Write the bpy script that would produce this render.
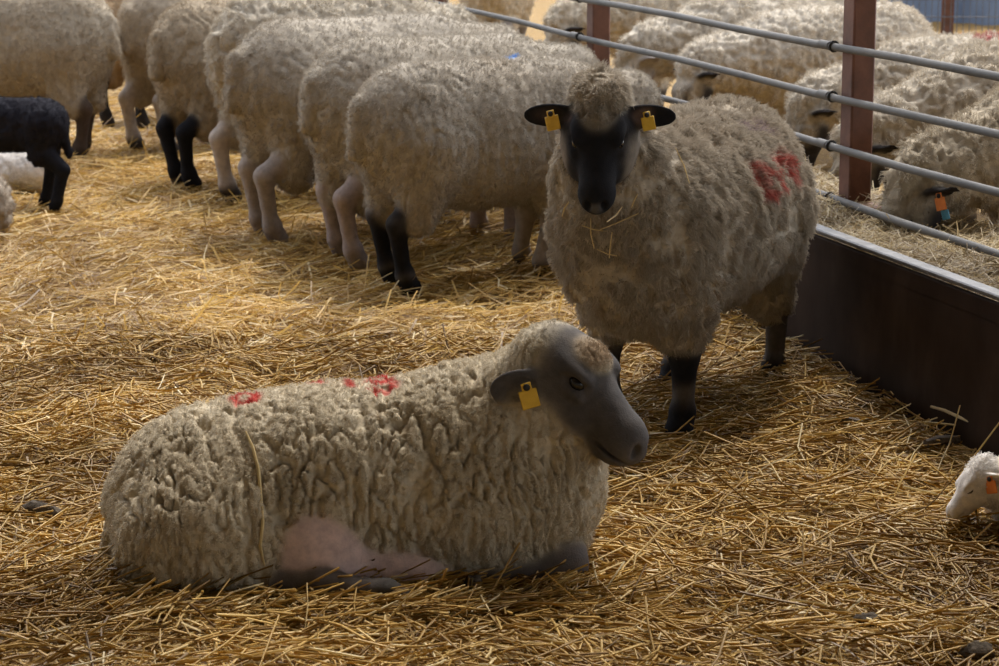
import bpy, math, random
import numpy as np
from mathutils import Vector, Matrix

# ------------------------------------------------------------------ reset
for o in list(bpy.data.objects):
    bpy.data.objects.remove(o)
scene = bpy.context.scene
COL = scene.collection
rng = np.random.default_rng(7)
random.seed(7)

# ------------------------------------------------------------------ camera
F_PX = 2400.0                      # focal length in pixels of a 999 x 666 frame
CAM_H = 1.5
PITCH = math.atan(486.0 / F_PX)    # the horizon lies 153 px above the frame
cam_data = bpy.data.cameras.new('camera')
cam_data.sensor_width = 36.0
cam_data.lens = 36.0 * F_PX / 999.0
cam_data.clip_end = 300
cam_data.dof.use_dof = True
cam_data.dof.focus_distance = 5.6
cam_data.dof.aperture_fstop = 10.0
cam = bpy.data.objects.new('camera', cam_data)
cam.location = (0, 0, CAM_H)
cam.rotation_euler = (math.pi / 2 - PITCH, 0, 0)
COL.objects.link(cam)
scene.camera = cam

# ------------------------------------------------------------------ world, sun, exposure
SUN_EL, SUN_AZ = math.radians(56), math.radians(18)   # azimuth measured from straight ahead to the right
world = bpy.data.worlds.new('sky')
scene.world = world
world.use_nodes = True
wn = world.node_tree
bg = wn.nodes['Background']
sky = wn.nodes.new('ShaderNodeTexSky')
sky.sky_type = 'NISHITA'
sky.sun_disc = False
sky.sun_elevation = SUN_EL
sky.sun_rotation = SUN_AZ
sky.dust_density = 2.0
hs = wn.nodes.new('ShaderNodeHueSaturation'); hs.inputs['Saturation'].default_value = .35      # hazy bright sky
wn.links.new(sky.outputs[0], hs.inputs['Color'])
wn.links.new(hs.outputs[0], bg.inputs[0])
bg.inputs[1].default_value = 0.50
sun_data = bpy.data.lights.new('sun', 'SUN')
sun_data.energy = 2.7
sun_data.angle = math.radians(6.0)
sun_data.color = (1.0, 0.95, 0.86)
sun = bpy.data.objects.new('sun', sun_data)
sdir = Vector((math.sin(SUN_AZ) * math.cos(SUN_EL), math.cos(SUN_AZ) * math.cos(SUN_EL), math.sin(SUN_EL)))
sun.rotation_euler = sdir.to_track_quat('Z', 'Y').to_euler()
sun.location = (0, 20, 20)
COL.objects.link(sun)
vs = scene.view_settings
vs.view_transform = 'Standard'
vs.look = 'None'
vs.gamma = 1.0
vs.use_curve_mapping = False
vs.exposure = -0.08

# ------------------------------------------------------------------ measuring helpers (used to find where things stand)
CP, SP = math.cos(PITCH), math.sin(PITCH)
def ray(px, py):
    a, b = (px - 499.5) / F_PX, (333.0 - py) / F_PX
    return np.array([a, CP + b * SP, -SP + b * CP])
def gp(px, py, z=0.0):
    r = ray(px, py)
    t = (z - CAM_H) / r[2]
    return np.array([r[0] * t, r[1] * t, z])

# ------------------------------------------------------------------ noise
def _hash(ix, iy, iz, seed):
    h = (ix.astype(np.int64) * 374761393 + iy.astype(np.int64) * 668265263 + iz.astype(np.int64) * 2147483647 + seed * 144665) & 0xffffffff
    h = ((h ^ (h >> 13)) * 1274126177) & 0xffffffff
    h = ((h ^ (h >> 16)) * 2246822519) & 0xffffffff
    return ((h ^ (h >> 15)) & 0xffff).astype(np.float32) / 32767.5 - 1.0
def noise(P, seed=0):
    P = np.asarray(P, np.float32)
    I = np.floor(P)
    Fr = P - I
    U = Fr * Fr * (3 - 2 * Fr)
    I = I.astype(np.int64)
    out = 0
    for dx in (0, 1):
        wx = U[:, 0] if dx else 1 - U[:, 0]
        for dy in (0, 1):
            wy = U[:, 1] if dy else 1 - U[:, 1]
            for dz in (0, 1):
                wz = U[:, 2] if dz else 1 - U[:, 2]
                out = out + wx * wy * wz * _hash(I[:, 0] + dx, I[:, 1] + dy, I[:, 2] + dz, seed)
    return out
def perlin(P, seed=0):
    P = np.asarray(P, np.float32)
    I = np.floor(P); Fr = P - I
    U = Fr * Fr * Fr * (Fr * (Fr * 6 - 15) + 10)
    I = I.astype(np.int64)
    out = 0
    for dx in (0, 1):
        wx = U[:, 0] if dx else 1 - U[:, 0]
        for dy in (0, 1):
            wy = U[:, 1] if dy else 1 - U[:, 1]
            for dz in (0, 1):
                wz = U[:, 2] if dz else 1 - U[:, 2]
                a = (I[:, 0] + dx, I[:, 1] + dy, I[:, 2] + dz)
                g = _hash(*a, seed) * (Fr[:, 0] - dx) + _hash(*a, seed + 101) * (Fr[:, 1] - dy) + _hash(*a, seed + 202) * (Fr[:, 2] - dz)
                out = out + wx * wy * wz * g
    return out * 1.4
def noise2(x, y, seed=0):
    return noise(np.stack([x, y, np.zeros_like(x)], 1), seed)

# ------------------------------------------------------------------ mesh helpers
def mesh_from(name, V, F, smooth=True):
    V = np.asarray(V, np.float32); F = np.asarray(F, np.int32)
    k = F.shape[1]
    m = bpy.data.meshes.new(name)
    m.vertices.add(len(V)); m.vertices.foreach_set('co', V.ravel())
    m.loops.add(F.size); m.loops.foreach_set('vertex_index', F.ravel())
    m.polygons.add(len(F))
    m.polygons.foreach_set('loop_start', np.arange(0, F.size, k, dtype=np.int32))
    m.polygons.foreach_set('loop_total', np.full(len(F), k, np.int32))
    m.update(calc_edges=True)
    if smooth:
        m.polygons.foreach_set('use_smooth', np.ones(len(F), bool))
    return m
def set_col(m, C, name='col'):
    a = m.attributes.new(name, 'FLOAT_COLOR', 'POINT')
    C = np.concatenate([np.asarray(C, np.float32), np.ones((len(C), 1), np.float32)], 1)
    a.data.foreach_set('color', C.ravel())
def link(name, data, mat=None, parent=None, **props):
    o = bpy.data.objects.new(name, data)
    COL.objects.link(o)
    if mat and data is not None:
        data.materials.append(mat)
    if parent is not None:
        o.parent = parent
    for k, v in props.items():
        o[k] = v
    return o

class MB:
    """collects boxes, tubes and balls for ONE mesh"""
    def __init__(s): s.V = []; s.F = []; s.n = 0
    def add(s, V, F):
        s.V += [tuple(v) for v in V]; s.F += [tuple(i + s.n for i in f) for f in F]; s.n = len(s.V)
    def box(s, c, size, R=None, bev=0.0):
        sx, sy, sz = [a / 2 for a in size]
        R = np.eye(3) if R is None else np.asarray(R)
        b = bev
        V = []; F = []
        if b <= 0:
            for x in (-sx, sx):
                for y in (-sy, sy):
                    for z in (-sz, sz): V.append((x, y, z))
            F = [(0, 1, 3, 2), (4, 6, 7, 5), (0, 4, 5, 1), (2, 3, 7, 6), (0, 2, 6, 4), (1, 5, 7, 3)]
        else:   # chamfered box
            idx = {}
            for x in (-1, 1):
                for y in (-1, 1):
                    for z in (-1, 1):
                        for ax in range(3):
                            p = [x * (sx - b), y * (sy - b), z * (sz - b)]
                            p[ax] = (x, y, z)[ax] * (sx, sy, sz)[ax]
                            idx[(x, y, z, ax)] = len(V); V.append(tuple(p))
            for ax in range(3):
                o1, o2 = [(1, 2), (2, 0), (0, 1)][ax]
                for sg in (-1, 1):
                    f = []
                    for a, c2 in ((-1, -1), (1, -1), (1, 1), (-1, 1)):
                        k = [0, 0, 0]; k[ax] = sg; k[o1] = a; k[o2] = c2
                        f.append(idx[(k[0], k[1], k[2], ax)])
                    F.append(tuple(f if sg > 0 else f[::-1]))
            for ax in range(3):
                o1, o2 = [(1, 2), (2, 0), (0, 1)][ax]
                for a in (-1, 1):
                    for c2 in (-1, 1):
                        f = []
                        for sg, w in ((-1, o1), (1, o1), (1, o2), (-1, o2)):
                            k = [0, 0, 0]; k[ax] = sg; k[o1] = a; k[o2] = c2
                            f.append(idx[(k[0], k[1], k[2], w)])
                        F.append(tuple(f if a * c2 < 0 else f[::-1]))
            for x in (-1, 1):
                for y in (-1, 1):
                    for z in (-1, 1):
                        f = [idx[(x, y, z, 0)], idx[(x, y, z, 1)], idx[(x, y, z, 2)]]
                        F.append(tuple(f if x * y * z > 0 else f[::-1]))
        s.add([R @ np.array(v) + np.array(c) for v in V], F)
    def tube(s, pts, r, n=10, cap=True):
        pts = [np.array(p, float) for p in pts]
        rr = r if hasattr(r, '__len__') else [r] * len(pts)
        V = []; F = []
        prev = None
        for i, p in enumerate(pts):
            t = pts[min(i + 1, len(pts) - 1)] - pts[max(i - 1, 0)]
            t = t / np.linalg.norm(t)
            ref = prev if prev is not None else (np.array([0, 0, 1.]) if abs(t[2]) < .9 else np.array([1., 0, 0]))
            a = ref - t * ref.dot(t); a /= np.linalg.norm(a); b = np.cross(t, a); prev = a
            for k in range(n):
                q = 2 * math.pi * k / n
                V.append(p + rr[i] * (a * math.cos(q) + b * math.sin(q)))
        for i in range(len(pts) - 1):
            for k in range(n):
                k2 = (k + 1) % n
                F.append((i * n + k, i * n + k2, (i + 1) * n + k2, (i + 1) * n + k))
        if cap:
            F.append(tuple(range(n - 1, -1, -1))); F.append(tuple((len(pts) - 1) * n + k for k in range(n)))
        s.add(V, F)
    def ball(s, c, r, n=12, m=8, R=None):
        R = np.eye(3) if R is None else np.asarray(R)
        r = np.array(r if hasattr(r, '__len__') else [r] * 3, float)
        V = [np.array(c) + R @ (r * np.array([0, 0, 1.]))]; F = []
        for i in range(1, m):
            t = math.pi * i / m
            for k in range(n):
                q = 2 * math.pi * k / n
                V.append(np.array(c) + R @ (r * np.array([math.sin(t) * math.cos(q), math.sin(t) * math.sin(q), math.cos(t)])))
        V.append(np.array(c) + R @ (r * np.array([0, 0, -1.])))
        for k in range(n): F.append((0, 1 + k, 1 + (k + 1) % n))
        for i in range(m - 2):
            for k in range(n):
                k2 = (k + 1) % n
                F.append((1 + i * n + k, 1 + (i + 1) * n + k, 1 + (i + 1) * n + k2, 1 + i * n + k2))
        b = 1 + (m - 2) * n; e = len(V) - 1
        for k in range(n): F.append((b + k, e, b + (k + 1) % n))
        s.add(V, F)
    def build(s, name, mat=None, parent=None, smooth=True, **props):
        m = bpy.data.meshes.new(name)
        m.from_pydata(s.V, [], s.F); m.update()
        if smooth:
            m.polygons.foreach_set('use_smooth', np.ones(len(m.polygons), bool))
            try: m.set_sharp_from_angle(angle=math.radians(40))
            except Exception: pass
        return link(name, m, mat, parent, **props)

# ------------------------------------------------------------------ materials
def new_mat(name):
    m = bpy.data.materials.new(name); m.use_nodes = True
    nt = m.node_tree
    return m, nt, nt.nodes['Principled BSDF'], nt.nodes['Material Output']
def ramp(nt, stops, fac=None):
    r = nt.nodes.new('ShaderNodeValToRGB')
    e = r.color_ramp.elements
    while len(e) < len(stops): e.new(0.5)
    for i, (p, c) in enumerate(stops):
        e[i].position = p; e[i].color = (*c, 1)
    if fac is not None: nt.links.new(fac, r.inputs[0])
    return r
def nz(nt, scale, detail=3, rough=.6, coord='Object', stretch=None):
    tc = nt.nodes.new('ShaderNodeTexCoord')
    n = nt.nodes.new('ShaderNodeTexNoise')
    n.inputs['Scale'].default_value = scale; n.inputs['Detail'].default_value = detail; n.inputs['Roughness'].default_value = rough
    src = tc.outputs[coord]
    if stretch:
        mp = nt.nodes.new('ShaderNodeMapping'); mp.inputs['Scale'].default_value = stretch
        nt.links.new(src, mp.inputs[0]); src = mp.outputs[0]
    nt.links.new(src, n.inputs['Vector'])
    return n
def bump(nt, b, height, strength, dist=.01):
    bp = nt.nodes.new('ShaderNodeBump'); bp.inputs['Strength'].default_value = strength; bp.inputs['Distance'].default_value = dist
    nt.links.new(height, bp.inputs['Height']); nt.links.new(bp.outputs[0], b.inputs['Normal'])
def mul(nt, a, b, fac=1.0):
    x = nt.nodes.new('ShaderNodeMix'); x.data_type = 'RGBA'; x.blend_type = 'MULTIPLY'; x.inputs[0].default_value = fac
    nt.links.new(a, x.inputs[6]); nt.links.new(b, x.inputs[7])
    return x.outputs[2]
def simple_mat(name, stops, scale=20, rough=.7, metal=0, bumpst=.2, stretch=None, detail=4, spec=.5):
    m, nt, b, out = new_mat(name)
    n = nz(nt, scale, detail, stretch=stretch)
    r = ramp(nt, stops, n.outputs['Fac'])
    nt.links.new(r.outputs[0], b.inputs['Base Color'])
    b.inputs['Roughness'].default_value = rough; b.inputs['Metallic'].default_value = metal
    b.inputs['Specular IOR Level'].default_value = spec
    if bumpst: bump(nt, b, n.outputs['Fac'], bumpst)
    return m

def make_coat():          # animal coat: the coat's own colours come with the mesh, fine mottling from noise
    m, nt, b, out = new_mat('animal_coat')
    a = nt.nodes.new('ShaderNodeAttribute'); a.attribute_name = 'col'
    n = nz(nt, 45, 4, .65)
    r = ramp(nt, [(.3, (.72, .72, .72)), (.7, (1.08, 1.06, 1.02))], n.outputs['Fac'])
    nt.links.new(mul(nt, a.outputs['Color'], r.outputs[0]), b.inputs['Base Color'])
    b.inputs['Roughness'].default_value = .85
    b.inputs['Specular IOR Level'].default_value = .08
    n2 = nz(nt, 260, 3, .6)
    bump(nt, b, n2.outputs['Fac'], .35, .004)
    return m
def make_wool_strand():
    m, nt, b, out = new_mat('wool_strand')
    a = nt.nodes.new('ShaderNodeAttribute'); a.attribute_name = 'col'
    nt.links.new(a.outputs['Color'], b.inputs['Base Color'])
    b.inputs['Roughness'].default_value = .9
    b.inputs['Specular IOR Level'].default_value = .1
    tr = nt.nodes.new('ShaderNodeBsdfTranslucent'); nt.links.new(a.outputs['Color'], tr.inputs[0])
    mx = nt.nodes.new('ShaderNodeMixShader'); mx.inputs[0].default_value = .3
    nt.links.new(b.outputs[0], mx.inputs[1]); nt.links.new(tr.outputs[0], mx.inputs[2])
    nt.links.new(mx.outputs[0], out.inputs[0])
    return m
def make_straw(name, stops):
    m, nt, b, out = new_mat(name)
    g = nt.nodes.new('ShaderNodeNewGeometry')
    r = ramp(nt, stops, g.outputs['Random Per Island'])
    big = nz(nt, 1.6, 3, .6)
    rb = ramp(nt, [(.36, (.62, .55, .44)), (.62, (1.06, 1.04, 1.0))], big.outputs['Fac'])
    c = mul(nt, r.outputs[0], rb.outputs[0])
    nt.links.new(c, b.inputs['Base Color'])
    b.inputs['Roughness'].default_value = .5
    b.inputs['Specular IOR Level'].default_value = .4
    tr = nt.nodes.new('ShaderNodeBsdfTranslucent'); nt.links.new(c, tr.inputs[0])
    mx = nt.nodes.new('ShaderNodeMixShader'); mx.inputs[0].default_value = .34
    nt.links.new(b.outputs[0], mx.inputs[1]); nt.links.new(tr.outputs[0], mx.inputs[2])
    nt.links.new(mx.outputs[0], out.inputs[0])
    return m

M = {}
M['coat'] = make_coat()
M['strand'] = make_wool_strand()
M['straw'] = make_straw('straw', [(0, (.22, .125, .028)), (.18, (.42, .255, .060)), (.5, (.60, .395, .105)), (.78, (.70, .49, .16)), (.92, (.80, .63, .30)), (1, (.86, .77, .52))])
M['hay'] = make_straw('hay', [(0, (.22, .16, .08)), (.4, (.42, .33, .19)), (.8, (.58, .48, .30)), (1, (.66, .58, .40))])
M['pale_straw'] = make_straw('pale_straw', [(0, (.70, .55, .26)), (1, (.82, .72, .46))])
M['litter'] = simple_mat('trodden_straw', [(.3, (.11, .06, .016)), (.5, (.27, .16, .042)), (.68, (.46, .285, .085))], 60, .9, 0, .8, stretch=(1, 1.6, 1), detail=6)
M['trough'] = simple_mat('rusty_dark_steel', [(.3, (.026, .017, .013)), (.55, (.042, .028, .021)), (.75, (.066, .045, .034))], 5, .75, 0, .15, stretch=(1, 1, .6), detail=7, spec=.05)
M['rim'] = simple_mat('worn_grey_steel', [(.3, (.07, .068, .068)), (.7, (.17, .165, .165))], 22, .55, .1, .2)
M['rust'] = simple_mat('rust_brown_steel', [(.3, (.085, .034, .020)), (.55, (.15, .058, .032)), (.8, (.20, .085, .05))], 12, .65, 0, .25, detail=7)
M['pipe'] = simple_mat('galvanised_pipe', [(.3, (.075, .072, .068)), (.55, (.125, .120, .112)), (.8, (.10, .085, .07))], 14, .7, .0, .1, stretch=(1, .3, 1))
M['clamp'] = simple_mat('black_iron', [(.3, (.01, .01, .01)), (.7, (.03, .028, .026))], 40, .6, .2, .2)
M['eye'] = simple_mat('dark_eye', [(.3, (.004, .004, .005)), (.7, (.010, .008, .007))], 10, .22, 0, 0)
M['tag_yellow'] = simple_mat('yellow_tag_plastic', [(.3, (.62, .36, .02)), (.7, (.74, .47, .04))], 60, .4, 0, .05)
M['tag_orange'] = simple_mat('orange_tag_plastic', [(.3, (.75, .20, .035)), (.7, (.85, .27, .05))], 60, .4, 0, .05)
M['tag_blue'] = simple_mat('blue_tag_plastic', [(.3, (.10, .42, .70)), (.7, (.16, .52, .80))], 60, .4, 0, .05)
M['dung'] = simple_mat('dried_dung', [(.3, (.05, .041, .032)), (.7, (.13, .105, .08))], 60, .95, 0, .6, spec=.05)
M['wire'] = simple_mat('grey_wire', [(.3, (.10, .10, .11)), (.7, (.17, .17, .18))], 40, .6, .3, 0)
M['tarp'] = simple_mat('blue_grey_sheeting', [(.35, (.13, .18, .27)), (.6, (.22, .28, .38)), (.75, (.36, .40, .46))], 2.5, .6, 0, .1, stretch=(1, 1, .5))

# ------------------------------------------------------------------ layout of the trough line
VPX = -221.0
uf = np.array([VPX - 499.5, math.hypot(486.0, F_PX)]); uf /= np.linalg.norm(uf)     # runs away from us to the left
UF = np.array([uf[0], uf[1], 0.0]); NF = np.array([uf[1], -uf[0], 0.0])               # NF points across the trough
W0 = gp(957, 450)                                                                    # foot of the trough wall
def wall_pt(t, off=0.0, z=0.0): return W0 + UF * t + NF * off + np.array([0, 0, z])
def on_plane(px, py, off):
    r = ray(px, py); c = np.array([0, 0, CAM_H])
    t = (W0 + NF * off - c).dot(NF) / r.dot(NF)
    return c + r * t
def plane_t(p): return (p - W0).dot(UF)

STANDS = [(gp(a, b), c) for a, b, c in ((355, 565, .55), (682, 437, .30), (778, 388, .26), (705, 382, .22), (388, 290, .28), (520, 272, .25), (346, 263, .22), (274, 240, .25), (187, 187, .25), (154, 152, .25), (85, 160, .3), (52, 207, .3), (980, 500, .25))]
def calm(x, y):
    c = np.ones_like(x)
    for p, rr in STANDS:
        c = c * (1 - .9 * np.exp(-((x - p[0]) ** 2 + (y - p[1]) ** 2) / (rr * rr)))
    return c
def ground_h(x, y):
    x = np.asarray(x, np.float32); y = np.asarray(y, np.float32)
    h = .032 * noise2(x * 1.7, y * 1.7, 3) + .024 * noise2(x * 5, y * 5, 4) + .012 * noise2(x * 13, y * 13, 5)
    q = (x - W0[0]) * NF[0] + (y - W0[1]) * NF[1]
    t = (x - W0[0]) * UF[0] + (y - W0[1]) * UF[1]
    side = np.exp(-np.minimum(q, 0) ** 2 / (2 * .22 ** 2))
    win = 1 / (1 + np.exp(-(t - .45) / .12))
    return h * np.clip((y - 3) / 2, .3, 1) * calm(x, y) + .075 * side * win

# ------------------------------------------------------------------ floor and straw
def build_floor():
    ys = np.concatenate([np.arange(2.5, 9, .05), np.arange(9, 14, .12), np.arange(14, 60.1, 1.0)])
    xs = np.concatenate([np.arange(-22, -4, 1.0), np.arange(-4, 4, .06), np.arange(4, 22.1, 1.0)])
    X, Y = np.meshgrid(xs, ys, indexing='ij')
    Z = ground_h(X.ravel(), Y.ravel()) - .012
    V = np.stack([X.ravel(), Y.ravel(), Z], 1)
    nx, ny = len(xs), len(ys)
    i, j = np.meshgrid(np.arange(nx - 1), np.arange(ny - 1), indexing='ij')
    a = (i * ny + j).ravel()
    F = np.stack([a, a + ny, a + ny + 1, a + 1], 1)
    link('floor', mesh_from('floor', V, F), M['litter'], kind='structure', label='barn floor of trodden straw litter under the loose straw')
build_floor()

def straw_mesh(x, y, zoff, L, W, tilt, az, bend, prism, hfun=None):
    n = len(x)
    d = np.stack([np.cos(az), np.sin(az)], 1)
    side = np.stack([-np.sin(az), np.cos(az)], 1)
    hfun = hfun or ground_h
    pts = []
    for s, bb in ((-.5, 0.), (0., 1.), (.5, 0.)):
        px = x + d[:, 0] * L * s + side[:, 0] * bend * L * bb
        py = y + d[:, 1] * L * s + side[:, 1] * bend * L * bb
        pz = hfun(px, py) * .8 + hfun(x, y) * .2 + zoff + np.sin(tilt) * L * (s + .35)
        pts.append(np.stack([px, py, pz], 1))
    roll = rng.uniform(0, np.pi, n)
    S = np.concatenate([side, np.zeros((n, 1))], 1)
    U = np.tile([0, 0, 1.0], (n, 1))
    V = []; F = []
    if not prism:
        w = (S * np.cos(roll * .55 - .8)[:, None] + U * np.sin(roll * .55 - .8)[:, None]) * (W / 2)[:, None]
        P = np.stack([q for p in pts for q in (p - w, p + w)], 1)           # n,6,3
        f = np.array([[0, 1, 3, 2], [2, 3, 5, 4]])
    else:
        rows = []
        for p in pts:
            for k in range(3):
                a = roll + 2 * np.pi * k / 3
                rows.append(p + (S * np.cos(a)[:, None] + U * np.sin(a)[:, None]) * (W / 2)[:, None])
        P = np.stack(rows, 1)                                              # n,9,3
        f = []
        for i in range(2):
            for k in range(3):
                k2 = (k + 1) % 3
                f.append([i * 3 + k, i * 3 + k2, i * 3 + 3 + k2, i * 3 + 3 + k])
        f = np.array(f)
    m = P.shape[1]
    F = (np.arange(n)[:, None, None] * m + f[None]).reshape(-1, 4)
    return P.reshape(-1, 3), F

def scatter(n, y0, y1, power=1.0):
    y = y0 + (y1 - y0) * rng.random(n) ** power
    x = (rng.random(n) * 2 - 1) * (.215 * y + .55)
    return x, y
def keep_near_side(x, y, margin=0.01):
    q = (x - W0[0]) * NF[0] + (y - W0[1]) * NF[1]
    return (q < -margin)

def build_straw():
    packs = []
    def layer(n, y0, y1, Lr, Wr, zr, tl, prism, power=1.0, drop=None):
        x, y = scatter(n, y0, y1, power)
        k = keep_near_side(x, y, .03)
        # thinner, patchier cover where the litter is trodden
        x, y = x[k], y[k]; n = len(x)
        az = rng.uniform(0, 2 * np.pi, n)
        flow = noise2(x * 1.1, y * 1.1, 21) * 1.4
        az = np.where(rng.random(n) < .4, flow + rng.normal(0, .6, n), az)
        L = rng.uniform(*Lr, n) * np.where(rng.random(n) < .3, .5, 1)
        W = rng.uniform(*Wr, n)
        clump = np.clip(noise2(x * 2.6, y * 2.6, 31) * .5 + .5, 0, 1) * .55 + np.clip(noise2(x * 7, y * 7, 32) * .5 + .5, 0, 1) * .45
        z = rng.uniform(*zr, n) * (.4 + 1.2 * clump) * (.3 + .7 * calm(x, y))
        tilt = rng.normal(0, tl, n)
        up = rng.random(n) < .02
        tilt = np.where(up, rng.uniform(.3, 1.0, n), tilt)
        b = rng.normal(0, .05, n)
        ends_x = np.stack([x - np.cos(az) * L / 2, x + np.cos(az) * L / 2], 1)
        ends_y = np.stack([y - np.sin(az) * L / 2, y + np.sin(az) * L / 2], 1)
        ok = keep_near_side(ends_x[:, 0], ends_y[:, 0]) & keep_near_side(ends_x[:, 1], ends_y[:, 1])
        s = ok
        return straw_mesh(x[s], y[s], z[s], L[s], W[s], tilt[s], az[s], b[s], prism)
    # near field
    packs.append((layer(26000, 4.1, 7.2, (.05, .19), (.0034, .0064), (.0, .045), .17, True), 'near'))
    packs.append((layer(66000, 4.1, 7.8, (.03, .12), (.0024, .0050), (-.004, .026), .15, False), 'near'))
    packs.append((layer(70000, 7.0, 12.5, (.06, .19), (.0034, .0065), (-.004, .045), .16, False), 'mid'))
    packs.append((layer(26000, 12.0, 27.0, (.10, .26), (.006, .011), (.0, .04), .10, False), 'far'))
    # straw pushed up along the front of the lying ewe
    n = 2600
    ca = gp(355, 565)
    x = ca[0] + rng.uniform(-.66, .62, n); y = ca[1] - rng.uniform(.20, .46, n)
    az = rng.normal(0, .8, n)
    packs.append((straw_mesh(x, y, rng.uniform(0, .045, n) * np.clip((ca[1] - .16 - y) * 0 + 1, 0, 1), rng.uniform(.05, .16, n), rng.uniform(.003, .0055, n), rng.normal(.08, .22, n), az, rng.normal(0, .06, n), True), 'near'))
    V = []; F = []; n = 0
    for (v, f), _ in packs:
        V.append(v); F.append(f + n); n += len(v)
    me = mesh_from('straw_bedding', np.concatenate(V), np.concatenate(F), smooth=False)
    link('straw_bedding', me, M['straw'], kind='stuff', label='golden loose straw spread thickly over the pen floor', category='straw')
build_straw()

# ------------------------------------------------------------------ unseen roof and walls added to block frontal fill light, open towards the far side
ROOF_Z, SHADE_Y = 5.0, 3.5
ROOF_Y = SHADE_Y + ROOF_Z / math.tan(SUN_EL) * math.cos(SUN_AZ)
def build_light_blocks():
    m = MB()
    x0, x1, y0 = -12.0, 12.0, -12.0
    n = 60
    V = []; F = []
    for i in range(n + 1):
        x = x0 + (x1 - x0) * i / n
        dz = .02 * (i % 2)
        for y in (y0, ROOF_Y):
            V += [(x, y, ROOF_Z + dz), (x, y, ROOF_Z + dz + .004)]
    for i in range(n):
        a = i * 4; b = a + 4
        F += [(a, a + 2, b + 2, b), (a + 1, b + 1, b + 3, a + 3), (a, b, b + 1, a + 1), (a + 2, a + 3, b + 3, b + 2)]
    m.add(V, F)
    m.build('ceiling', M['roof'], smooth=False, kind='structure', label='corrugated pale sheet roof of the barn')  # added out of view to hold back sky light from above and behind
    for sd, xx in (('left', -12.1),):  # added left wall cuts the side fill; the right stays open for light
        w = MB(); w.box((xx, -2.5, 2.5), (.2, 19, 5), None, .02)
        w.build('wall_' + sd, M['barn'], kind='structure', label='limewashed side wall of the barn')
    w = MB(); w.box((0, -12.2, 2.5), (24, .2, 5), None, .02)  # added behind the camera to cut frontal fill
    w.build('wall_back', M['barn'], kind='structure', label='pale barn wall behind the viewer')
M['barn'] = simple_mat('pale_lime_wash', [(.3, (.38, .34, .28)), (.7, (.52, .47, .40))], 3, .8, 0, 0)
M['roof'] = simple_mat('pale_roof_sheet', [(.3, (.42, .40, .36)), (.7, (.55, .52, .47))], 3, .6, 0, 0)
build_light_blocks()

# ------------------------------------------------------------------ feed trough, hay, pipe fence
RIM_Z = on_plane(999, 300, 0)[2]
T0, T1 = -2.2, 14.0
TW = .62                                    # trough width
RAIL_OFF = .26
def build_trough():
    root = link('feed_trough', None, label='long dark rusty steel feed trough running beneath the pipe rails', category='trough')
    root.location = tuple(wall_pt(0))
    Rm = np.stack([UF, NF, [0, 0, 1]], 1)
    def lb(c, s, bev=.004):                 # box in trough axes, relative to root
        m = MB(); c = np.array(c, float)
        m.box(Rm @ c, s, Rm, bev); return m
    Lm = (T1 - T0); cm = (T0 + T1) / 2
    seams = [T0, 1.35, 3.1, 5.6, 8.1, 10.6, T1]
    for a, b in zip(seams[:-1], seams[1:]):
        lb(((a + b) / 2, .008, RIM_Z / 2 - .02), (b - a - .006, .016, RIM_Z + .02)).build('wall_plate', M['trough'], root)
        lb(((a + b) / 2, TW, .14), (b - a - .006, .016, .32)).build('back_plate', M['trough'], root)
        lb(((a + b) / 2, .020, RIM_Z + .004), (b - a - .003, .046, .014), .004).build('rim', M['rim'], root)
        lb(((a + b) / 2, .003, RIM_Z - .060), (b - a - .006, .006, .008), .002).build('stiffener', M['trough'], root)
    lb((cm, TW / 2, .12), (Lm, TW - .02, .02)).build('trough_floor', M['trough'], root)
    return root
build_trough()

def hay_h(x, y):
    q = (x - W0[0]) * NF[0] + (y - W0[1]) * NF[1]
    t = (x - W0[0]) * UF[0] + (y - W0[1]) * UF[1]
    bulge = .03 * np.clip(1 - ((q - .3) / .30) ** 2, 0, 1)
    return RIM_Z - .060 + bulge + .022 * noise2(x * 4, y * 4, 11) + .014 * noise2(x * 11, y * 11, 12)
def build_hay():
    # a packed bed with loose stalks over it
    ts = np.arange(T0 + .05, T1 - .05, .05); qs = np.linspace(.03, TW - .02, 13)
    T, Q = np.meshgrid(ts, qs, indexing='ij')
    X = W0[0] + UF[0] * T.ravel() + NF[0] * Q.ravel(); Y = W0[1] + UF[1] * T.ravel() + NF[1] * Q.ravel()
    V = np.stack([X, Y, hay_h(X, Y) - .012], 1)
    nq = len(qs)
    i, j = np.meshgrid(np.arange(len(ts) - 1), np.arange(nq - 1), indexing='ij')
    a = (i * nq + j).ravel()
    Fb = np.stack([a, a + 1, a + nq + 1, a + nq], 1)
    n = 42000
    t = np.concatenate([rng.uniform(-1.0, 2.4, 32000), rng.uniform(2.4, T1 - .1, 10000)]); q = rng.uniform(.05, TW - .05, n)
    x = W0[0] + UF[0] * t + NF[0] * q; y = W0[1] + UF[1] * t + NF[1] * q
    L = rng.uniform(.03, .11, n)
    v, f = straw_mesh(x, y, rng.uniform(-.008, .03, n), L, rng.uniform(.0018, .0038, n), rng.normal(0, .3, n), rng.uniform(0, 6.28, n), rng.normal(0, .1, n), False, hay_h)
    me = mesh_from('hay', np.concatenate([V, v]), np.concatenate([Fb, f + len(V)]), smooth=False)
    link('hay', me, M['hay'], kind='stuff', label='pale dry hay heaped inside the dark feed trough', category='hay')
build_hay()

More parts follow.
